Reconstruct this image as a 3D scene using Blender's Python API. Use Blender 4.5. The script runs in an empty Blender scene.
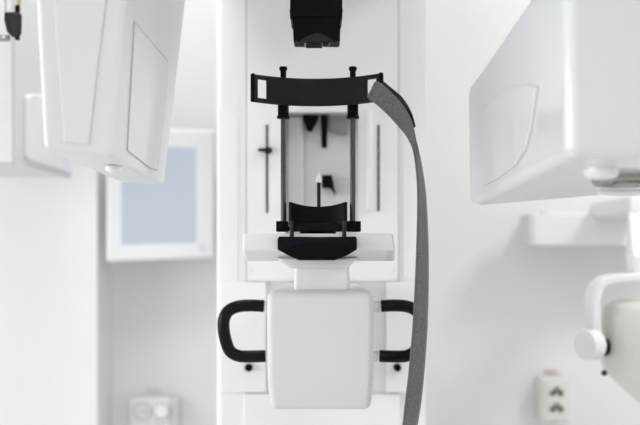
import bpy, bmesh, math, random
from mathutils import Vector, Matrix
random.seed(4)
C = bpy.context.scene.collection
F = 875.0; HZ = 255.0; CH = 1.35
def P(px, py, Y):
    """point of the place seen at a photo position, at distance Y"""
    return Vector(((px-320)*Y/F, Y, CH+(HZ-py)*Y/F))
def onplane(px, py, p0, n):
    d = Vector(((px-320)/F, 1, (HZ-py)/F)); o = Vector((0,0,CH))
    return o + d*((p0-o).dot(n)/d.dot(n))

# ------------------------------------------------------------ materials
def mat(name, col, rough=.45, metal=0, coat=0, bump=0, bscale=300, var=0, vscale=3, emit=None, estr=0, spec=.5):
    m = bpy.data.materials.new(name); m.use_nodes = True
    nt = m.node_tree; b = nt.nodes['Principled BSDF']
    b.inputs['Base Color'].default_value = (*col, 1)
    b.inputs['Roughness'].default_value = rough
    b.inputs['Metallic'].default_value = metal
    b.inputs['Coat Weight'].default_value = coat
    b.inputs['Specular IOR Level'].default_value = spec
    tc = nt.nodes.new('ShaderNodeTexCoord')
    if var:
        n = nt.nodes.new('ShaderNodeTexNoise'); n.inputs['Scale'].default_value = vscale; n.inputs['Detail'].default_value = 4
        r = nt.nodes.new('ShaderNodeMix'); r.data_type = 'RGBA'
        r.inputs[6].default_value = (*[c*(1-var) for c in col], 1); r.inputs[7].default_value = (*[min(1, c*(1+var)) for c in col], 1)
        nt.links.new(tc.outputs['Object'], n.inputs['Vector']); nt.links.new(n.outputs['Fac'], r.inputs[0]); nt.links.new(r.outputs[2], b.inputs['Base Color'])
    if bump:
        n = nt.nodes.new('ShaderNodeTexNoise'); n.inputs['Scale'].default_value = bscale
        bp = nt.nodes.new('ShaderNodeBump'); bp.inputs['Strength'].default_value = bump; bp.inputs['Distance'].default_value = .002
        nt.links.new(tc.outputs['Object'], n.inputs['Vector']); nt.links.new(n.outputs['Fac'], bp.inputs['Height']); nt.links.new(bp.outputs['Normal'], b.inputs['Normal'])
    if emit:
        b.inputs['Emission Color'].default_value = (*emit, 1); b.inputs['Emission Strength'].default_value = estr
    return m
WALL   = mat('wall_paint', (.845,.845,.84), .8, bump=.15, bscale=90, var=.01)
CEIL   = mat('ceiling_paint', (.85,.85,.84), .9, bump=.1, bscale=80)
FLOORM = mat('floor_vinyl', (.74,.74,.73), .45, var=.06, vscale=5)
WHITE  = mat('white_plastic', (.85,.855,.865), .38, bump=.03, bscale=500, var=.008)
COLM   = mat('column_white_lacquer', (.92,.925,.93), .35, var=.006)
GLOSSW = mat('glossy_white_plastic', (.86,.865,.875), .16, coat=.4, var=.006)
HOUS   = mat('pale_grey_housing_plastic', (.72,.725,.735), .38, bump=.03, bscale=500, var=.008)
HEADM  = mat('pale_glossy_head_plastic', (.78,.785,.80), .18, coat=.4, var=.006)
GREYW  = mat('light_grey_plastic', (.74,.745,.75), .4, var=.01)
SEAM   = mat('seam_grey', (.56,.56,.57), .7, var=.02)
CREAM  = mat('cream_plastic', (.80,.785,.74), .35, var=.015)
BLACK  = mat('black_satin_plastic', (.004,.0042,.0045), .42, spec=.06, bump=.04, bscale=700, var=.1)
BLACKB = mat('blue_black_plastic', (.003,.004,.006), .32, spec=.1, var=.1)
BAND   = mat('black_curved_plastic', (.005,.0052,.0054), .34, spec=.2, bump=.03, bscale=600, var=.08)
RUBBER = mat('black_handle_rubber', (.003,.004,.0045), .26, spec=.17, var=.1)
CHAR   = mat('charcoal_plastic', (.015,.015,.016), .5, spec=.25, bump=.1, bscale=300, var=.1)
ROD    = mat('grey_anodised_rod', (.085,.084,.084), .4, metal=.6, var=.08, vscale=20)
STEEL  = mat('brushed_steel', (.55,.55,.54), .3, metal=1, var=.05, vscale=30)
BRASS  = mat('dull_brass', (.42,.38,.28), .4, metal=.9, var=.08, vscale=30)
DARK   = mat('dark_hole', (.02,.018,.016), .6, var=.2)
GREYMET= mat('grey_underside_metal', (.30,.31,.29), .4, metal=.3, var=.08)
STICK  = mat('pink_grey_sticker', (.62,.48,.45), .6, var=.1, vscale=30)
GSTICK = mat('grey_sticker', (.72,.73,.74), .6, var=.05)
LAMPM  = mat('added_panel_diffuser', (.9,.9,.9), .6, var=.01, emit=(1,.99,.97), estr=.6)  # glow for the added ceiling panels
GLASS  = mat('window_frosted_glass', (.9,.93,.95), .5, var=.01, emit=(.93,.97,1), estr=.6)

def fabric():
    m = bpy.data.materials.new('woven_grey_webbing'); m.use_nodes = True
    nt = m.node_tree; b = nt.nodes['Principled BSDF']; b.inputs['Roughness'].default_value = .62
    b.inputs['Sheen Weight'].default_value = .3
    tc = nt.nodes.new('ShaderNodeTexCoord'); n = nt.nodes.new('ShaderNodeTexNoise'); n.inputs['Scale'].default_value = 520; n.inputs['Detail'].default_value = 3
    r = nt.nodes.new('ShaderNodeValToRGB'); r.color_ramp.elements[0].position = .3; r.color_ramp.elements[1].position = .72
    r.color_ramp.elements[0].color = (.055,.055,.055,1); r.color_ramp.elements[1].color = (.19,.19,.188,1)
    nt.links.new(tc.outputs['Object'], n.inputs['Vector']); nt.links.new(n.outputs['Fac'], r.inputs[0]); nt.links.new(r.outputs[0], b.inputs['Base Color'])
    bp = nt.nodes.new('ShaderNodeBump'); bp.inputs['Strength'].default_value = .4; bp.inputs['Distance'].default_value = .001
    nt.links.new(n.outputs['Fac'], bp.inputs['Height']); nt.links.new(bp.outputs['Normal'], b.inputs['Normal'])
    return m
FAB = fabric()
def screenmat():
    m = bpy.data.materials.new('idle_blue_grey_screen'); m.use_nodes = True
    nt = m.node_tree; b = nt.nodes['Principled BSDF']
    b.inputs['Base Color'].default_value = (.15,.19,.24,1); b.inputs['Roughness'].default_value = .12
    b.inputs['Emission Color'].default_value = (.55,.68,.85,1); b.inputs['Emission Strength'].default_value = .5
    tc = nt.nodes.new('ShaderNodeTexCoord'); n = nt.nodes.new('ShaderNodeTexNoise'); n.inputs['Scale'].default_value = 5
    r = nt.nodes.new('ShaderNodeMix'); r.data_type='RGBA'
    r.inputs[6].default_value = (.60,.645,.71,1); r.inputs[7].default_value = (.74,.77,.815,1)
    nt.links.new(tc.outputs['Object'], n.inputs['Vector']); nt.links.new(n.outputs['Fac'], r.inputs[0]); nt.links.new(r.outputs[2], b.inputs['Emission Color'])
    return m
SCREEN = screenmat()

# ------------------------------------------------------------ mesh helpers
def obj(name, bm, m, parent=None, smooth=True, wn=True, angle=40):
    bmesh.ops.recalc_face_normals(bm, faces=bm.faces)
    me = bpy.data.meshes.new(name); bm.to_mesh(me); bm.free()
    if smooth:
        for p in me.polygons: p.use_smooth = True
        me.set_sharp_from_angle(angle=math.radians(angle))
    me.materials.append(m)
    o = bpy.data.objects.new(name, me); C.objects.link(o)
    if smooth and wn:
        w = o.modifiers.new('wn', 'WEIGHTED_NORMAL'); w.keep_sharp = True
    if parent:
        o.parent = parent
        o.matrix_parent_inverse = world(parent).inverted()
    return o
def world(o):
    M = Matrix.Translation(o.location) @ o.rotation_euler.to_matrix().to_4x4()
    if o.parent: M = world(o.parent) @ o.matrix_parent_inverse @ M
    return M
def thing(name, label, cat, loc=(0,0,0), group=None):
    o = bpy.data.objects.new(name, None); C.objects.link(o); o.location = loc; o.empty_display_size = .05
    o['label'] = label; o['category'] = cat
    if group: o['group'] = group
    return o
def tag(o, label, cat, group=None):
    o['label'] = label; o['category'] = cat
    if group: o['group'] = group
    return o
def structure(name, bm, m, **k):
    o = obj(name, bm, m, None, **k); o['kind'] = 'structure'; return o
def bev(bm, r, seg=3, edges=None):
    if r: bmesh.ops.bevel(bm, geom=list(edges or bm.edges), offset=r, segments=seg, profile=.5, affect='EDGES', clamp_overlap=True)
    return bm
def merge(a, b):
    me = bpy.data.meshes.new('t'); b.to_mesh(me); b.free(); a.from_mesh(me); bpy.data.meshes.remove(me); return a
def box(x0,x1,y0,y1,z0,z1,r=0,seg=3):
    bm = bmesh.new(); bmesh.ops.create_cube(bm, size=1)
    for v in bm.verts: v.co = Vector(((x0+x1)/2+v.co.x*(x1-x0),(y0+y1)/2+v.co.y*(y1-y0),(z0+z1)/2+v.co.z*(z1-z0)))
    return bev(bm, r, seg)
def pbox(px0,px1,py0,py1,Y,depth,r=0,seg=3):
    a = P(px0,py1,Y); b = P(px1,py0,Y)
    return box(a.x,b.x,Y,Y+depth,a.z,b.z,r,seg)
def hexa(c, r=0, seg=4):
    """c: 8 corners, bottom ring then top ring"""
    bm = bmesh.new(); v = [bm.verts.new(p) for p in c]
    for f in ((0,1,2,3),(7,6,5,4),(0,4,5,1),(1,5,6,2),(2,6,7,3),(3,7,4,0)): bm.faces.new([v[i] for i in f])
    bmesh.ops.recalc_face_normals(bm, faces=bm.faces)
    return bev(bm, r, seg)
def hull(pts, r=0, seg=3):
    bm = bmesh.new()
    for p in pts: bm.verts.new(p)
    bmesh.ops.convex_hull(bm, input=bm.verts)
    bmesh.ops.dissolve_limit(bm, angle_limit=.01, verts=bm.verts, edges=bm.edges)
    return bev(bm, r, seg)
def slab(pts, d, r=0, seg=2):
    """polygon extruded by vector d"""
    bm = bmesh.new(); d = Vector(d)
    a = [bm.verts.new(Vector(p)) for p in pts]; b = [bm.verts.new(Vector(p)+d) for p in pts]; n = len(pts)
    bm.faces.new(a); bm.faces.new(b[::-1])
    for i in range(n): bm.faces.new([a[i], b[i], b[(i+1)%n], a[(i+1)%n]])
    bmesh.ops.recalc_face_normals(bm, faces=bm.faces)
    return bev(bm, r, seg)
def lathe(c, axis, prof, n=32):
    """prof: (distance along the axis, radius)"""
    c = Vector(c); w = Vector(axis).normalized(); u = w.orthogonal().normalized(); v = w.cross(u)
    bm = bmesh.new(); rings = []
    for t, r in prof:
        rings.append([bm.verts.new(c+w*t+(u*math.cos(a)+v*math.sin(a))*max(r,1e-5)) for a in [2*math.pi*i/n for i in range(n)]])
    for A, B in zip(rings, rings[1:]):
        for i in range(n): bm.faces.new([A[i],A[(i+1)%n],B[(i+1)%n],B[i]])
    bm.faces.new(rings[0]); bm.faces.new(rings[-1][::-1])
    return bm
def cyl(c, axis, r, l, b=None, n=28):
    b = min(r,l)*.18 if b is None else b
    return lathe(c, axis, [(0,r-b),(b*.3,r-b*.3),(b,r),(l-b,r),(l-b*.3,r-b*.3),(l,r-b)], n)
def spline(pts, k=10, closed=False):
    pts = [Vector(p) for p in pts]; out = []
    e = [pts[0]*2-pts[1]]+pts+[pts[-1]*2-pts[-2]]
    for i in range(1, len(e)-2):
        p0,p1,p2,p3 = e[i-1:i+3]
        for j in range(k):
            t = j/k
            out.append(.5*((2*p1)+(p2-p0)*t+(2*p0-5*p1+4*p2-p3)*t*t+(3*p1-p0-3*p2+p3)*t**3))
    out.append(pts[-1]); return out
def sweep(path, prof, up=(0,1,0)):
    """prof in (side, up) coordinates, closed"""
    bm = bmesh.new(); up = Vector(up); R = []
    for i, p in enumerate(path):
        t = (path[min(i+1,len(path)-1)]-path[max(i-1,0)]).normalized(); s = t.cross(up).normalized(); w = s.cross(t)
        R.append([bm.verts.new(p+s*a+w*b) for a,b in prof])
    n = len(prof)
    for A,B in zip(R,R[1:]):
        for i in range(n): bm.faces.new([A[i],A[(i+1)%n],B[(i+1)%n],B[i]])
    bm.faces.new(R[0]); bm.faces.new(R[-1][::-1]); return bm
def circ(r, n=20, sy=1): return [(r*math.cos(2*math.pi*i/n), r*sy*math.sin(2*math.pi*i/n)) for i in range(n)]
def rrect(w, h, r, k=4):
    o = []
    for cx,cy,a0 in ((w/2-r,h/2-r,0),(-w/2+r,h/2-r,90),(-w/2+r,-h/2+r,180),(w/2-r,-h/2+r,270)):
        for j in range(k+1):
            a = math.radians(a0+90*j/k); o.append((cx+r*math.cos(a), cy+r*math.sin(a)))
    return o
def plate_with_hole(x0,x1,z0,z1,y,d,hx0,hx1,hz0,hz1):
    bm = bmesh.new(); X=[x0,hx0,hx1,x1]; Z=[z0,hz0,hz1,z1]
    for i in range(3):
        for j in range(3):
            if i==1 and j==1: continue
            q=[(X[i],Z[j]),(X[i+1],Z[j]),(X[i+1],Z[j+1]),(X[i],Z[j+1])]
            bm.faces.new([bm.verts.new((a,y,b)) for a,b in q])
    bmesh.ops.remove_doubles(bm, verts=bm.verts, dist=1e-6)
    g = bmesh.ops.extrude_face_region(bm, geom=bm.faces[:])
    bmesh.ops.translate(bm, verts=[v for v in g['geom'] if isinstance(v,bmesh.types.BMVert)], vec=(0,d,0))
    return bm

def grow(pts, g, off):
    c = sum(pts, Vector())/len(pts); return [p+(p-c).normalized()*g+off for p in pts]

# ------------------------------------------------------------ the room
RX0, RX1, RY0, RY1, RH = -3.4, 2.3, -2.6, 2.5, 2.8
structure('floor', box(RX0-.1,RX1+.1,RY0-.1,RY1+.1,-.1,0), FLOORM, smooth=False)
structure('ceiling', box(RX0-.1,RX1+.1,RY0-.1,RY1+.1,RH,RH+.1), CEIL, smooth=False)
structure('wall_back', box(RX0-.1,RX1+.1,RY1,RY1+.1,0,RH), WALL, smooth=False)
structure('wall_right', box(RX1,RX1+.1,RY0,RY1,0,RH), WALL, smooth=False)
structure('wall_front', box(RX0-.1,RX1+.1,RY0-.1,RY0,0,RH), WALL, smooth=False)
# left wall with a window opening (out of the frame, it is where the daylight comes from)
bm = plate_with_hole(RY0,RY1,0,RH,0,.1,-1.5,1.6,.9,2.3)
for v in bm.verts: v.co = Vector((RX0-v.co.y, v.co.x, v.co.z))
structure('wall_left', bm, WALL, smooth=False)
bm = plate_with_hole(-1.5,1.6,.9,2.3,0,.06,-1.44,1.54,.96,2.24)
for v in bm.verts: v.co = Vector((RX0-.07+v.co.y, v.co.x, v.co.z))
merge(bm, box(RX0-.07,RX0-.02,.02,.08,.96,2.24))
win = structure('window_1', bm, WHITE, smooth=False)
obj('window_pane', box(RX0-.06,RX0-.05,-1.44,1.54,.96,2.24), GLASS, win, smooth=False)
# projecting pier in the left back corner
px = P(97,0,2.33).x
structure('wall_pier', box(RX0,px,2.33,RY1,0,RH,0), WALL, smooth=False)
structure('baseboard_back', box(px,RX1,RY1-.015,RY1,0,.09,.003,1), WHITE)

# ------------------------------------------------------------ column of the imaging unit
YC = 1.75
cx0, cx1 = -.2085, .212
fx0, fx1 = P(247,0,YC).x, P(398,0,YC).x
col = thing('imaging_unit_column', 'tall white machine column with slots and alcove, behind the black headband', 'machine', (0.002,2.0,0))
nx0, nx1, nz0, nz1 = P(285.5,0,YC).x, P(358,0,YC).x, P(0,236,YC).z, P(0,113,YC).z
bm = plate_with_hole(cx0,cx1,.06,2.3,YC+.008,.05,nx0-.004,nx1+.004,nz0-.004,nz1+.004)
es = [e for e in bm.edges if all(abs(v.co.y-(YC+.008))<1e-4 for v in e.verts) and (all(abs(v.co.x-cx0)<1e-4 for v in e.verts) or all(abs(v.co.x-cx1)<1e-4 for v in e.verts))]
bev(bm, .012, 5, [e for e in es if e.verts[0].co.x < 0])
merge(bm, box(cx0,cx1,YC+.058,YC+.46,.06,2.3,.004))
obj('column_body', bm, COLM, col)
bm = plate_with_hole(fx0,fx1,P(0,281,YC).z,2.28,YC,.0085,nx0,nx1,nz0,nz1)
obj('front_panel', bm, COLM, col, smooth=False)
for x in (fx0-.0035, fx1+.0005):
    obj('panel_joint', box(x,x+.003,YC+.0045,YC+.009,P(0,281,YC).z,2.28), SEAM, col, smooth=False)
# alcove lining and the black parts inside
al = obj('alcove', plate_with_hole(nx0-.003,nx1+.003,nz0-.003,nz1+.003,YC+.001,.056,nx0,nx1,nz0,nz1), GREYW, col, smooth=False)
obj('alcove_back', box(nx0,nx1,YC+.05,YC+.057,nz0,nz1), COLM, al, smooth=False)
obj('alcove_grey_side', box(nx0+.001,P(304,0,YC+.04).x,YC+.03,YC+.05,nz0,nz1-.001,.006), GREYW, al)  # grey block filling the left side of the alcove
YA = YC+.02
a = obj('black_bracket', slab([P(302,113.5,YA),P(320,113.5,YA),P(317,121,YA),P(312,131,YA),P(307,130,YA)], (0,.02,0), .0015), BLACK, al)
b_ = obj('hanging_pin', hull([P(320.5,113.5,YA+d) for d in (0,.01)]+[P(328,113.5,YA+d) for d in (0,.01)]+[P(321.5,148,YA+d) for d in (0,.01)]+[P(327,148,YA+d) for d in (0,.01)], .001), BLACK, al)
obj('grey_block', slab([P(328.5,113.5,YA+.01),P(348,113.5,YA+.01),P(347,135,YA+.01),P(338,134,YA+.01),P(330,131,YA+.01)], (0,.016,0), .002), GREYMET, al)
k = obj('black_knob', slab([P(322,175,YA),P(332,175,YA),P(334,186,YA),P(336,195,YA),P(331,188,YA),P(322,187,YA)], (0,.03,0), .0015), BLACK, al)
obj('alcove_lip', box(nx0-.004,nx1+.004,YC-.003,YC+.001,nz1,nz1+.003,.0008,1), GREYW, col)
# bright raised rib
a0 = P(368.5,0,YC).x
obj('raised_rib', box(a0-.0058,a0+.0058,YC-.012,YC+.001,P(0,212,YC).z,P(0,110,YC).z,.0045,4), GLOSSW, col)
# two slots, one with a slider
for n_, (sx, y0_, y1_) in enumerate(((267,125,213),(378.5,125,211))):
    x = P(sx,0,YC).x
    s = obj('slot', box(x-.0021,x+.0021,YC-.0012,YC+.001,P(0,y1_,YC).z,P(0,y0_,YC).z), DARK if n_==0 else DARK, col, smooth=False)
    if n_ == 0:
        q = P(266,150,YC-.012)
        bm = slab([P(258,148.5,YC-.012),P(265,148,YC-.012),P(267,146,YC-.012),P(272,148.5,YC-.012),P(272,151.5,YC-.012),P(267,154.5,YC-.012),P(264,151.5,YC-.012),P(258,150.5,YC-.012)], (0,.011,0), .0008)
        obj('slider_knob', bm, CHAR, s)
    else:
        for yy in (137,150,163,172,183):
            obj('index_mark', box(x-.003,x-.0005,YC-.002,YC-.001,P(0,yy+2,YC).z,P(0,yy,YC).z), STEEL, s, smooth=False)
# raised shapes imitating patches of light on the wings, right one mirrored
zz0, zz1 = P(0,330,YC).z, P(0,108,YC).z
YW = YC+.0085
obj('wing_light_patch', slab([P(219,281,YW),P(238,281,YW),P(239,122,YW),P(236,115,YW),P(229,110,YW),P(219,107,YW)], (0,-.0015,0), .0007), COLM, col)
obj('wing_light_patch', slab([P(403,281,YW),P(421,281,YW),P(421,107,YW),P(411,110,YW),P(404,115,YW),P(402,122,YW)], (0,-.0015,0), .0007), COLM, col)
# lower cover plates with screws
for (p0,p1,sx) in ((220,266,249),(386,424,397)):
    pl = obj('cover_plate', pbox(p0,p1,282,392.5,YC-.004,.012,.0015), COLM, col)
    c_ = P(sx,367,YC-.004)
    obj('black_screw', cyl(c_+Vector((0,.001,0)),(0,-1,0),.0075,.016), BLACK, pl)
lp = P(0,394,YC).z
obj('lower_panel', box(P(244,0,YC).x,P(400,0,YC).x,YC-.001,YC+.009,.1,lp,.001,1), COLM, col)
for sx in (251,394):
    obj('small_screw', cyl(P(sx,270,YC)+Vector((0,.001,0)),(0,-1,0),.0018,.003), GREYW, col)
obj('base_plate', box(-.32,.33,1.55,2.35,0,.062,.012), GREYW, col)

# ------------------------------------------------------------ patient positioner
YB = 1.36
pos = thing('patient_head_positioner', 'white patient positioner with black headband, chin cup, rods and loop handles', 'medical equipment', P(320,410,YB))
# housing
a = P(266.5,410,YB); b = P(374.5,290,YB)
pts = []
for (q0,q1,qy,dy,sh_) in ((270.5,371,411.5,.010,.004),(267,374,384,.002,.003),(266.2,374.5,304.5,0,.002),(267,373.5,291,.007,.002)):
    u, v = P(q0,qy,YB), P(q1,qy,YB)
    pts += [Vector((u.x,YB+dy,u.z)),Vector((v.x,YB+dy,v.z)),Vector((v.x-.006,YC-.006,v.z)),Vector((u.x+.006,YC-.006,u.z))]
hs = obj('carriage_housing', hull(pts, .011, 5), HOUS, pos)
# joint of the top cover on the housing
# neck, flange and bar
YN = 1.40
obj('neck', hull([P(294,292,YN),P(350,292,YN),P(294,262,YN),P(349,262,YN)]+[p+Vector((0,.10,0)) for p in (P(294,292,YN),P(350,292,YN),P(294,262,YN),P(349,262,YN))], .006), COLM, pos)
YT = 1.375
pts = []
for p in ((276,258),(359,258),(352,264),(347,268.5),(290,268.5),(285,264)): pts += [P(p[0],p[1],YT+.012), P(p[0],p[1],YT+.012)+Vector((0,.09,0))]
obj('neck_flange', hull(pts, .003), WHITE, pos)
pts = [P(243.5,233.5,YT),P(393,233.5,YT),P(242,250,YT),P(395.5,250,YT),P(246,261,YT+.03),P(395,261,YT+.03)]
pts += [Vector((p.x,YT+.12,p.z)) for p in (P(246,233.5,YT),P(391,233.5,YT),P(249,261,YT+.03),P(391,261,YT+.03))]
bar = obj('support_bar', hull(pts, .0035, 4), WHITE, pos)
for x in (388.5,391.5):
    q = P(x,251,YT+.006)
    obj('end_ridge', sweep([P(x,252,YT-.0005),P(x-.2,256,YT+.011),P(x-1.5,260.5,YT+.0265)], circ(.0008,8)), GREYW, bar)
# loop handles
def handle(side):
    s = side
    cxm = 322.5
    m_ = lambda x: x if s<0 else 2*cxm-x
    Yh = 1.47
    k = Yh/YB
    path = [(264,306),(250,305.5),(238,306.5),(228.5,311),(223.8,320),(224,332),(226.5,343),(230.5,351.5),(239,356),(252,356.5),(265.5,356)]
    pts = spline([P(m_(x),y,Yh) for x,y in path], 8)
    h = obj('loop_handle', sweep(pts, circ(.0103,20)), RUBBER, pos, wn=False, angle=60)
    for yy, x0 in ((306.5,264),(356,265.5)):
        p = P(m_(x0+.5),yy,Yh)
        obj('handle_ferrule', cyl(p, (-s,0,0), .0088, .012, .001), WHITE, h)
        obj('ferrule_ring', cyl(p+Vector((-s*.0035,0,0)), (-s,0,0), .0094, .0012, .0002), STEEL, h)
handle(-1); handle(1)
# chin rest base
YK = 1.352
out = [(277.5,239),(279,236.5),(318,237),(355.5,236.5),(357,239),(357,249.5),(347,255.5),(335,260.3),(299,260.3),(288,255.5),(277.5,249.5)]
cb = obj('chin_rest_base', slab([P(x,y,YK) for x,y in out], (0,.055,0), .0014, 3), BLACKB, pos)
arc = [(282,250.5)]+[(282+70*t, 250.5-7.5*math.sin(math.pi*t)) for t in [i/12 for i in range(1,12)]]+[(352,250.5),(345,254.5),(334,259.2),(300,259.2),(290,254.5)]
obj('base_face_plate', slab([P(x,y,YK+.001) for x,y in arc], (0,-.003,0), .001, 2), BLACK, cb)
# chin cup
def curved_plate(name, px0, px1, top, bot, Yf, m, parent, th, nu=40, nv=10, holes=(), bevel=True):
    bm = bmesh.new(); g = []
    us = sorted(set([i/nu for i in range(nu+1)]+[h for H in holes for h in H[:2]]))
    vs = sorted(set([i/nv for i in range(nv+1)]+[h for H in holes for h in H[2:]]))
    for u in us:
        x = px0+(px1-px0)*u; Y = Yf(u)
        g.append([bm.verts.new(P(x, bot(u)+(top(u)-bot(u))*v, Y)) for v in vs])
    for i in range(len(us)-1):
        for j in range(len(vs)-1):
            uc=(us[i]+us[i+1])/2; vc=(vs[j]+vs[j+1])/2
            if any(H[0]<uc<H[1] and H[2]<vc<H[3] for H in holes): continue
            bm.faces.new([g[i][j],g[i+1][j],g[i+1][j+1],g[i][j+1]])
    for v in [v for v in bm.verts if not v.link_faces]: bm.verts.remove(v)
    bmesh.ops.recalc_face_normals(bm, faces=bm.faces)
    if sum(f.normal.y for f in bm.faces) > 0: bmesh.ops.reverse_faces(bm, faces=bm.faces)
    me = bpy.data.meshes.new(name); bm.to_mesh(me); bm.free(); me.materials.append(m)
    for p in me.polygons: p.use_smooth = True
    o = bpy.data.objects.new(name, me); C.objects.link(o)
    s = o.modifiers.new('s','SOLIDIFY'); s.thickness = th; s.offset = -1
    if bevel:
        b = o.modifiers.new('b','BEVEL'); b.width = min(.0008, th*.2); b.segments = 2; b.limit_method='ANGLE'; b.angle_limit=math.radians(50)
    if parent: o.parent = parent; o.matrix_parent_inverse = world(parent).inverted()
    return o
YCUP = 1.372
cup = curved_plate('chin_cup', 291.0, 345.0, lambda u: 201.6+5*(1-(2*u-1)**2)**.9, lambda u: 225.5+1.2*(1-(2*u-1)**2), lambda u: YCUP+.016*(1-(2*u-1)**2), BLACK, pos, .007)
bm = slab([P(291,223,YCUP+.006),P(345,223,YCUP+.006),P(344,231.5,YCUP+.006),P(292,231.5,YCUP+.006)], (0,.022,0), .002, 3)
obj('cup_lower_rim', bm, BLACKB, cup)
for x in (291.8,344.2):
    p = P(x,238,YCUP-.006); 
    obj('cup_post', cyl(p,(0,0,1),.0034,P(0,221,YCUP-.006).z-p.z,.0004), CHAR, cup)
# rods and their clamps
YR = 1.40
for sx, bx0, bx1 in ((283.3,276,288),(352.8,347,361)):
    zt = P(0,68,YR).z; zb = P(0,224,YR).z; x = P(sx,0,YR).x
    rod = obj('support_rod', cyl((x,YR,zb),(0,0,1),.0041,zt-zb,.0005,24), ROD, pos)
    obj('rod_cap', lathe((x,YR,P(0,78,YR).z),(0,0,1),[(0,.0046),(.012,.0048),(.0125,.0064),(.0165,.0066),(.0178,.0055)],24), BLACK, rod)
    zc = P(0,118.5,YR).z
    bm = cyl((x,YR,zc),(0,0,1),.0088,P(0,104,YR).z-zc,.0012,24)
    merge(bm, cyl((x,YR,zc),(0,0,1),.0104,.004,.0008,24))
    merge(bm, cyl((x-.003,YR-.0075,zc+.015),(0,-1,0),.0016,.003,.0003,10))
    merge(bm, box(x-.006,x+.006,YR-.0136,YR+.002,P(0,113,YR).z,P(0,80,YR).z,.001,1))
    obj('band_clamp', bm, BLACK, rod)
    s = 1 if sx<320 else -1
    zs = P(0,222,YR).z
    obj('lower_sleeve', cyl((x+s*.0014,YR,zs),(0,0,1),.0034,P(0,203,YR).z-zs,.0004), BLACK, rod)
    bm = pbox(bx0,bx1,221,231.5,YR-.014,.028,.0012)
    merge(bm, cyl(P((bx0+bx1)/2,226.5,YR-.014)+Vector((0,.001,0)),(0,-1,0),.0045,.004,.0008,16))
    obj('rod_foot_block', bm, BLACK, rod)
# carrier behind the cup holding both rods
obj('rod_carrier', hull([P(x,y,Y) for x in (284,353) for y in (226,231) for Y in (YR,YR+.02)], .001), BLACK, pos)
obj('carrier_stem', hull([P(x,y,Y) for x in (300,336) for y in (229,240) for Y in (YR+.004,YR+.03)], .001), BLACKB, pos)
# bite rod with a clear tip
YQ = 1.43
x = P(318.8,0,YQ).x; z0 = P(0,232,YQ).z; z1 = P(0,182,YQ).z
br = obj('bite_rod', cyl((x,YQ,z0),(0,0,1),.0030,z1-z0,.0003,16), CHAR, pos)
obj('bite_tip', lathe((x-.0006,YQ,z1-.001),(0,0,1),[(0,.0048),(.004,.0056),(.008,.0042),(.012,.0018),(.017,.0016)],20), GLOSSW, br)
# forehead band
def yb(u): return 1.352+.034*(1-(2*u-1)**2)
band = curved_plate('forehead_band', 251.5, 382.5, lambda u: 73.6-.8*u+(5.4)*(1-(2*u-1)**2), lambda u: 101.5-.8*u+5*(1-(2*u-1)**2)-(.0 if u<.5 else 0), yb, BAND, pos, .0038, 44, 8,
   holes=((.050,.118,.17,.84),(.882,.950,.17,.84)))
for u in (0, 1):
    x = 251.5+131*u
    obj('band_end_rib', hull([P(x+d,y,yb(u)+e) for d in ((0,3.2) if u==0 else (-3.2,0)) for y in (73.2-.8*u,102-.8*u) for e in (-.003,.006)], .0008), BLACK, band)

# strap, threaded through the right slot
def ribbon(name, edges, m, th, W=20.0, Y0=1.35, flip=False):
    L = [Vector((a,b,0)) for (a,b),_,_ in edges]; Rr = [Vector((a,b,0)) for _,(a,b),_ in edges]; Yv = [Vector((e[2],0,0)) for e in edges]
    L, Rr, Yv = spline(L,8), spline(Rr,8), spline(Yv,8)
    bm = bmesh.new(); rows=[]
    for k, (l, r, y) in enumerate(zip(L,Rr,Yv)):
        d = (l-r).length; dep = math.sqrt(max(W*W-d*d,0))*y.x/F
        if flip: dep *= max(-1, min(1, (k-flip)/10))
        a = P(l.x,l.y,y.x-dep/2); b = P(r.x,r.y,y.x+dep/2)
        rows.append([bm.verts.new(a.lerp(b,t/6)) for t in range(7)])
    for A,B in zip(rows,rows[1:]):
        for i in range(6): bm.faces.new([A[i],A[i+1],B[i+1],B[i]])
    bmesh.ops.recalc_face_normals(bm, faces=bm.faces)
    me = bpy.data.meshes.new(name); bm.to_mesh(me); bm.free(); me.materials.append(m)
    for p in me.polygons: p.use_smooth=True
    o = bpy.data.objects.new(name, me); C.objects.link(o)
    s = o.modifiers.new('s','SOLIDIFY'); s.thickness=th; s.offset=0
    return o
st = thing('head_strap', 'long grey woven strap hanging from right slot of the black headband', 'strap', P(372,90,1.36))
E = [((370,92),(375,82),1.372),((368,98),(380,82.5),1.352),((377,105),(391,92),1.345),((388,115),(403,106),1.345),((399,127),(410.5,119),1.345),((407,137),(414,130),1.345),
     ((413,151),(417.5,146),1.345),((416,168),(421.5,165),1.345),((417.5,190),(425,188),1.345),((417.5,215),(427,214),1.345),((416.5,250),(428.3,250),1.345),((414.8,290),(428.3,290),1.345),
     ((412.5,330),(427,330),1.345),((409.5,365),(424.5,367),1.345),((405.5,400),(421,402),1.345),((402,430),(416,433),1.345),((396,465),(410,470),1.345)]
o = ribbon('webbing', E, FAB, .0018, flip=46); o.parent = st; o.matrix_parent_inverse = world(st).inverted()
E2 = [((375,85),(381.5,80),1.380),((385,91),(391,88),1.376),((394,102),(402.5,98),1.376),((402,116),(411,112),1.376),((411,128.5),(415.5,127),1.376)]
o = ribbon('hook_tab', E2, BLACK, .0015, W=12); o.parent = st; o.matrix_parent_inverse = world(st).inverted()

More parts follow.
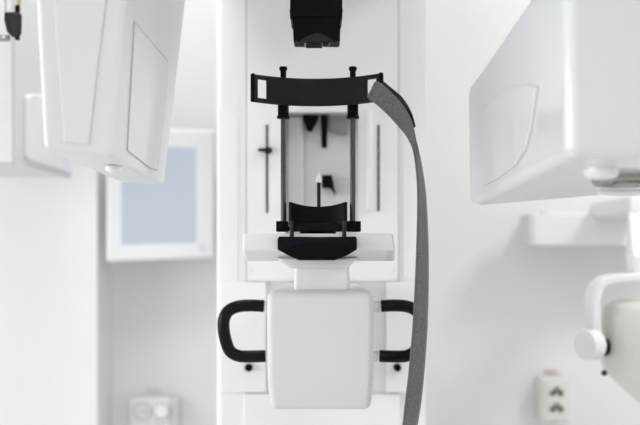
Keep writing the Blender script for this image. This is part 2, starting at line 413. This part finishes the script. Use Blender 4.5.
# ------------------------------------------------------------ black hanging unit at the top
YH = 1.36
hg = thing('overhead_sensor', 'black boxy sensor unit hanging down above the headband, metal connector underneath', 'sensor', P(316,-70,YH))
a = P(290,17,YH); b = P(342.5,-121,YH)
hz = obj('upper_housing', box(a.x,b.x,YH,YH+.075,a.z,b.z,.003), BLACK, hg)
lo = obj('lower_housing', hexa([P(293.5,41.5,YH+.004),P(340,41.5,YH+.004),P(340,41.5,YH+.004)+Vector((0,.04,0)),P(293.5,41.5,YH+.004)+Vector((0,.04,0)),
      P(292,12,YH+.003),P(341,12,YH+.003),P(341,12,YH+.003)+Vector((0,.041,0)),P(292,12,YH+.003)+Vector((0,.041,0))], .003), BLACK, hg)
for x in (291.2,341.3):
    obj('side_catch', hull([P(x+d,y,YH+e) for d,y in ((-1.6,9),(1.6,9),(-1,19.5),(.6,19.5)) for e in (-.001,.05)], .0006), BLACK, hz)
arc = [(300,41.5)]+[(300+34*t,41.5-7.5*math.sin(math.pi*t)) for t in [i/12 for i in range(1,12)]]+[(334,41.5),(334,42.2),(300,42.2)]
obj('arched_cover', slab([P(x,y,YH+.0045) for x,y in arc], (0,-.004,0), .001), CHAR, lo)
bt = obj('connector_plate', hull([P(x,y,YH+e) for x,y in ((304,42.5),(330,42.5),(304,47),(329,47)) for e in (.006,.03)], .0008), GREYMET, lo)
bm = pbox(306,322,43.5,47.6,YH+.004,.005,.0006)
merge(bm, pbox(323,329,42.0,46,YH+.002,.006,.0006)); merge(bm, pbox(309,320,41.0,43,YH-.0012,.008,.0006))
obj('connector_block', bm, CHAR, bt)
for x in (297.5,308,325,336):
    obj('connector_screw', cyl(P(x,42.2,YH+.003),(0,-1,0),.0017,.004,.0004,12), STEEL if x in(310,323) else CHAR, bt)

# ------------------------------------------------------------ right x-ray head
rh = thing('x_ray_tube_head', 'large glossy white x-ray head with rounded corners, hanging at upper right over the wall arm', 'machine head', (.38,1.2,1.7))
X1 = .50
nb = P(567.5,157,1.0); fb = P(469,207,1.55)
c = [nb, Vector((X1,.99,nb.z+.0)), Vector((.52,1.30,1.446)), fb, Vector((.279,1.0,1.705)), Vector((X1,.99,1.705)), Vector((.52,1.28,1.68)), Vector((fb.x-.003,1.55,1.648))]
obj('head_housing', hexa(c, .015, 6), HEADM, rh)
n = (c[3]-c[0]).cross(c[4]-c[0]).normalized(); 
if n.x > 0: n = -n
poly = [(484,110),(497,97),(511,88),(528,84),(539,86),(536,105),(533,128),(527,150),(517,165),(500,178),(485,186)]
pp = [onplane(x,y,c[0],n) for x,y in poly]
sp = obj('side_panel', slab([p-n*.001 for p in pp], n*.0055, .003, 4), HEADM, rh)
# underside details
nu = (c[1]-c[0]).cross(c[3]-c[0]).normalized()
if nu.z > 0: nu = -nu
q = onplane(601,169,c[0],nu)
obj('underside_boss', lathe(q-nu*.004, nu, [(0,.022),(.008,.022),(.013,.020),(.016,.015),(.017,.006)], 32), GLOSSW, rh)
q = onplane(629,178,c[0],nu)
pr = obj('beam_port', lathe(q-nu*.002, nu, [(0,.048),(.007,.048),(.010,.045),(.010,.038),(.006,.035),(.006,.0)], 40), GREYMET, rh)
obj('port_lens', cyl(q+nu*.004, nu, .020, .006), GREYMET, pr)
q = onplane(622,190,c[0],nu)
obj('port_lip', sweep([q+Vector((-.035,.0,-.002)),q+Vector((0,.004,-.004)),q+Vector((.05,.0,-.002))], circ(.005,10)), GLOSSW, pr)
obj('hanger', box(.34,.47,1.0,1.075,1.695,1.932,.008), WHITE, rh)

# ------------------------------------------------------------ left detector head
lh = thing('detector_head', 'tall narrow white detector head hanging at upper left in front of the wall screen', 'machine head', (-.3,1.2,1.7))
A = P(43,150,1.125); B = P(111,157.5,1.15); Cc = P(164.5,186,1.53); D = P(70,168,1.50)
A2 = P(26,-188,1.125); B2 = onplane(143,-176,A,-((B-A).cross(A2-A))); B2.z = A2.z; C2 = P(192,-51,1.62); C2.z = A2.z; D2 = Vector((A2.x-.01,1.62,A2.z))
c = [A,B,Cc,Vector((-.345,1.50,Cc.z+.004)),A2,B2,C2,D2]
obj('head_housing', hexa(c, .009, 5), WHITE, lh)
nf = (B-A).cross(A2-A).normalized(); nf = -nf if nf.y>0 else nf
poly = [(52,-90),(114,-90),(106,0),(97,70),(89,145),(64,142),(58,60),(54,0)]
pp = [onplane(x,y,A,nf)-nf*.002 for x,y in poly]
fp = obj('front_panel', slab(pp, nf*.004, .0012, 3), WHITE, lh)
obj('panel_gap_shadow', slab([onplane(x+(.9 if x>80 else 0),y,A,nf) for x,y in poly], nf*.0006), SEAM, fp, smooth=False)  # grey slab standing in for the shadow line around the front panel
ns = (Cc-B).cross(B2-B).normalized(); ns = -ns if ns.x<0 else ns
poly = [(134,22),(167,61),(165,95),(157,170),(150,168),(127,150),(131,80)]
pp = [onplane(x,y,B,ns) for x,y in poly]
sp = obj('side_panel', slab([p-ns*.012 for p in pp], ns*.0132, .0012, 3), WHITE, lh)
obj('panel_gap_shadow', slab(grow(pp,.0016,ns*.0005), ns*.0006), SEAM, sp, smooth=False)  # shade of the side panel's gap, put in as a grey slab
q = (Cc-B)*.30+B
obj('bottom_boss', lathe(P(114,172,1.25)+Vector((0,0,.008)), (0,0,-1), [(0,.012),(.006,.012),(.009,.009),(.010,.004)], 24), WHITE, lh)

# overhead arm, above the frame, carrying both heads and the sensor
arm = thing('rotating_overhead_arm', 'white overhead arm above the frame that carries both hanging x-ray heads', 'machine arm', (0,1.95,1.93))
obj('arm_beam', box(-.40,.56,.98,1.14,1.935,2.06,.03,4), WHITE, arm)
obj('arm_shadow_stem', box(-.20,.24,1.13,1.745,1.935,2.05,.015,3), WHITE, arm)  # unseen stem, widened so its shadow crosses the column diagonally

# ------------------------------------------------------------ white housing far left, with black clamp
YL0, YL1 = 1.70, 2.10
sh = thing('imaging_side_housing', 'white box-shaped side housing at left frame edge with inset panel, bottom at mid-height', 'machine housing', (-.7,1.9,1.55))
xe = P(13.5,0,YL0).x
obj('side_box', hexa([Vector((-.98,YL0,P(0,162,YL0).z)),Vector((xe,YL0,P(0,163,YL0).z)),Vector((xe,YL1,P(0,178,YL1).z)),Vector((-.98,YL1,P(0,178,YL1).z)),
    Vector((-.98,YL0,2.2)),Vector((xe,YL0,2.2)),Vector((xe,YL1,2.2)),Vector((-.98,YL1,2.2))], .004, 3), HOUS, sh)
n = Vector((1,0,0)); p0 = Vector((xe,YL0,1.5))
poly = [(24,97),(28,94),(44,95.5),(64,100),(68,104),(68,170),(66,172.5),(26,160),(23,156)]
obj('inset_panel', slab([onplane(x,y,p0,n)-n*.002 for x,y in poly], n*.012, .004, 4), WHITE, sh)
obj('side_seam', box(xe-.004,xe+.0008,YL0-.0008,YL0+.004,P(0,160,YL0).z,2.2), SEAM, sh, smooth=False)
obj('bottom_lip', sweep([Vector((xe-.006,YL0+.015,P(0,161,YL0).z-.002)),Vector((xe-.006,YL1-.01,P(0,177,YL1).z-.002))], rrect(.012,.008,.003,2),(0,0,1)), GREYW, sh)
obj('housing_mount', box(-.93,-.70,YL1-.01,2.331,1.7,2.1,.01), GREYW, sh)
YM = 1.62
ck = thing('rod_clamp', 'charcoal clamp block with thin metal rods at the upper left edge', 'clamp', P(13,25,YM))
body = obj('clamp_block', hull([P(x,y,YM+e) for x,y in ((4.5,12),(19,12),(22,15),(21.5,34),(18,38),(12,37),(7,32),(4,20)) for e in (0,.05)], .002), CHAR, ck)
obj('clamp_face', hull([P(x,y,YM-.004+e) for x,y in ((13,12.5),(21,15),(21,34),(14,37)) for e in (0,.01)], .0015), CHAR, body)
obj('thin_rod', cyl(P(5.3,15,YM+.01),(0,0,1),.0022,.24,.0003,14), STEEL, ck)
r_ = obj('main_rod', cyl(P(18.5,14,YM+.02),(0,0,1),.0042,.24,.0004,18), BRASS, ck)
obj('rod_sleeve', cyl(P(17.8,13,YM+.02),(0,0,1),.0052,.014,.0005,18), BLACK, r_)
obj('rod_tip', cyl(P(17.5,40,YM+.02),(0,0,1),.0045,.02,.0005,18), BLACK, r_)
bm = pbox(-3,8,34.5,40,YM+.004,.012,.001)
bb = obj('lower_bracket', bm, GREYMET, ck)
obj('bracket_screw', cyl(P(4,37.2,YM+.004),(0,-1,0),.0022,.003,.0003,12), WHITE, bb)
obj('clamp_arm', box(P(3,0,YM).x,P(21,0,YM).x,YM+.008,1.702,P(0,-90,YM).z,P(0,-115,YM).z,.003), GREYW, ck)

# ------------------------------------------------------------ wall screen
mo = thing('wall_monitor', 'small white-framed wall monitor with blank blue-grey screen, left of the column', 'monitor', P(160,195,2.42))
Ya, Yb_ = 2.30, 2.36
def W(px,py,d=0):
    t = (px-106)/(213-106); return P(px,py,Ya+(Yb_-Ya)*t+d)
def fr(x0,x1,y0l,y0r,y1l,y1r,d0,d1,r,seg=3):
    c = [W(x0,y1l,d0),W(x1,y1r,d0),W(x1,y1r,d0)+Vector((0,d1,0)),W(x0,y1l,d0)+Vector((0,d1,0)),W(x0,y0l,d0),W(x1,y0r,d0),W(x1,y0r,d0)+Vector((0,d1,0)),W(x0,y0l,d0)+Vector((0,d1,0))]
    return hexa(c, r, seg)
f_ = obj('monitor_frame', fr(106,214,126,130,262,258,0,.035,.008,4), WHITE, mo)
obj('screen', fr(121,196,145,147.5,244.5,242.5,-.0012,.004,.0005,1), SCREEN, mo)
c_ = W(201.5,247,-.001)
bm = lathe(c_,(0,-1,0),[(0,.009),(.0015,.009),(.0016,.0072),(.0004,.007),(.0004,.0)],28)
obj('power_button', bm, GREYW, f_)
q = W(160,195,.03)
obj('wall_mount', box(q.x-.06,q.x+.06,q.y-.01,RY1,q.z-.06,q.z+.06,.005), GREYW, mo)

# ------------------------------------------------------------ outlets
ol = thing('wall_outlet', 'white double wall outlet with a plug in it, low on the wall below the monitor', 'outlet', P(150,415,2.5))
YO = 2.455
pl = obj('outlet_housing', pbox(129.5,170,398,432,YO,.046,.006,3), GLOSSW, ol)
for x in (142.5,):
    bm = lathe(P(x,411.5,YO)+Vector((0,.001,0)),(0,-1,0),[(0,.0255),(.004,.0255),(.0045,.022),(-.0,.021),(-.0,.0)],36)
    s = obj('socket', bm, SEAM, pl)
    for d in (-.0075,.0075): obj('pin_hole', cyl(P(x,411.5,YO)+Vector((d,.0,0)),(0,-1,0),.0024,.0015,.0002,12), DARK, s)
bm = hull([P(158+8*math.cos(a)*.8+3,412+8*math.sin(a)*.8,YO-.045) for a in [i*.5236 for i in range(12)]]+[P(161+9.5*math.cos(a),412+9.5*math.sin(a),YO+.001) for a in [i*.5236 for i in range(12)]], .003)
obj('plug', bm, WHITE, ol)
obj('plug_dark_side', pbox(170,178,399,430,YO+.004,.042,.005,3), GREYW, ol)  # grey block drawn as the plug's darker right side
obj('cable_tail', sweep(spline([P(167,418,YO-.03),P(168,432,YO-.035),P(172,470,YO-.01),P(172,560,YO)],6), circ(.0035,10)), WHITE, ol)
tag(obj('small_wall_label', pbox(146,160,387.5,393.5,2.4985,.0015), GSTICK, None, smooth=False), 'tiny pale grey label stuck on the wall above the plugged-in outlet', 'label')

ol = thing('wall_outlet', 'cream vertical double wall outlet with two round sockets, empty, at lower right', 'outlet', P(555,402,2.5))
YO = 2.44
pl = obj('outlet_housing', pbox(541,571,378,424,YO,.061,.008,4), CREAM, ol)
obj('outlet_face', pbox(545,569,381,421,YO-.004,.006,.003,2), CREAM, pl)
for y in (393.5,409.5):
    q = P(556.5,y,YO-.004)
    bm = lathe(q+Vector((0,.001,0)),(0,-1,0),[(0,.0235),(.0035,.0235),(.004,.0195),(.0005,.0185),(.0005,0)],36)
    s = obj('socket', bm, CREAM, ol)
    for d in (-.0105,.0105): obj('pin_hole', cyl(q+Vector((d,0,.001)),(0,-1,0),.0078,.0018,.0003,16), DARK, s)
    obj('earth_pin', box(q.x-.004,q.x+.004,q.y-.004,q.y,q.z+.006,q.z+.017,.0006,1), DARK, s)
bm = pbox(544,556,370,374,2.4985,.0015)
lb = tag(obj('small_wall_sticker', bm, STICK, None, smooth=False), 'tiny pinkish sticker on the wall above the cream empty outlet', 'sticker')
obj('grey_corner', pbox(556,560.5,370,374,2.4985,.0015), GREYW, lb, smooth=False)

# ------------------------------------------------------------ intraoral x-ray on wall arm
ix = thing('wall_arm_x_ray', 'white jointed wall arm carrying a cream x-ray head in a curved yoke', 'dental x-ray', P(600,230,2.5))
Yw = 2.30
ha = obj('horizontal_arm', box(P(533,0,Yw).x,P(700,0,Yw).x,Yw,Yw+.075,P(0,245.5,Yw).z,P(0,213.5,Yw).z,.006), WHITE, ix)
obj('arm_end_cap', box(P(532,0,Yw).x-.006,P(533,0,Yw).x+.004,Yw+.004,Yw+.12,P(0,246,Yw).z,P(0,213,Yw).z,.003), GREYW, ha)
obj('arm_mount', box(P(540,0,Yw).x,P(690,0,Yw).x,Yw+.06,RY1,P(0,240,Yw).z,P(0,218,Yw).z,.004), WHITE, ix)
obj('arm_knob', cyl(P(547,214.5,Yw+.03),(0,0,1),.020,.010,.002), WHITE, ha)
Yv = 1.80
va = obj('vertical_arm', hexa([P(633,262,Yv),P(652,262,Yv),P(652,262,Yv)+Vector((0,.05,0)),P(633,262,Yv)+Vector((0,.05,0)),P(628,209,Yv+.25),P(650,209,Yv+.25),P(650,209,Yv+.3),P(628,209,Yv+.3)], .004), WHITE, ix)
obj('elbow_block', box(P(626,0,2.05).x,P(675,0,2.05).x,2.03,2.34,P(0,214,2.05).z,P(0,196,2.05).z,.008), WHITE, ix)
obj('yoke_neck', pbox(634,664,255,278,Yv+.0,.05,.006), WHITE, ix)
path = spline([P(672,276,Yv+.02),P(640,277,Yv+.02),P(612,279,Yv+.02),P(599,284,Yv+.02),P(593,296,Yv+.02),P(592,315,Yv+.02),P(594,338,Yv+.02)],8)
yk = obj('yoke', sweep(path, rrect(.019,.058,.006), (0,1,0)), WHITE, ix)
c_ = P(594,344.5,Yv+.0)
obj('pivot_knob', lathe(c_+Vector((-.026,-.018,0)),Vector((1,.55,0)),[(0,.026),(.002,.030),(.006,.0315),(.03,.0315),(.034,.028)],36), WHITE, yk)
obj('pivot_ring', cyl(P(601.5,347,Yv+.02),(1,.3,0),.019,.010), CHAR, yk)
ch = P(663,300,Yv+.04)
s_ = (Yv+.04)/F
prof = [(0,40),(3,52),(8,57),(20,59),(64,59.5),(74,55),(84,45),(95,33),(106,20),(110,6)]
hd = obj('cream_tube_head', lathe(ch,(0,0,-1),[(t*s_,r*s_) for t,r in prof],48), CREAM, ix)
obj('head_screw', cyl(P(606,374,Yv-.01)+Vector((.004,.02,0)),(-.6,-1,0),.006,.008), DARK, hd)

# ------------------------------------------------------------ light
def area(name, loc, rot, sx, sy, e, col=(1,1,1)):
    l = bpy.data.lights.new(name,'AREA'); l.shape='RECTANGLE'; l.size=sx; l.size_y=sy; l.energy=e; l.color=col
    o = bpy.data.objects.new(name,l); C.objects.link(o); o.location=loc; o.rotation_euler=rot; return o
for i,(x,y) in enumerate(((-.4,2.0),(-.4,1.25),(.6,-1.0),(1.6,1.2))):  # unseen panels added to balance brightness across walls and machine
    t = thing('added_ceiling_light', 'square white ceiling light panel, unseen, added overhead to brighten the room', 'light', (x,y,RH), 'added ceiling light panels')
    obj('light_frame', box(x-.31,x+.31,y-.31,y+.31,RH-.03,RH,.005), WHITE, t)
    obj('diffuser', box(x-.28,x+.28,y-.28,y+.28,RH-.034,RH-.028,.001,1), LAMPM, t)
    area('added_ceiling_fill', (x,y,RH-.04), (0,0,0), .56,.56, (3.0,7.4,8,20)[i], (1,.995,.985))
area('window_daylight', (RX0+.02,.05,1.6), (0,math.radians(-90),0), 1.3, 2.9, 56, (.95,.975,1))
w = bpy.data.worlds.new('World'); bpy.context.scene.world = w; w.use_nodes = True
w.node_tree.nodes['Background'].inputs[0].default_value = (.9,.95,1,1); w.node_tree.nodes['Background'].inputs[1].default_value = 1.0

# ------------------------------------------------------------ camera
cam = bpy.data.cameras.new('Camera'); co = bpy.data.objects.new('Camera', cam); C.objects.link(co)
co.location = (0,0,CH); co.rotation_euler = (math.pi/2,0,0)
cam.sensor_width = 36; cam.lens = 36*F/640; cam.shift_y = (HZ-212.5)/640
cam.clip_start = .02
cam.dof.use_dof = True; cam.dof.focus_distance = 1.37; cam.dof.aperture_fstop = 2.2
sc = bpy.context.scene; sc.camera = co
sc.view_settings.view_transform = 'Standard'; sc.view_settings.look = 'None'; sc.view_settings.gamma = 1; sc.view_settings.exposure = .16
sc.view_settings.use_curve_mapping = False
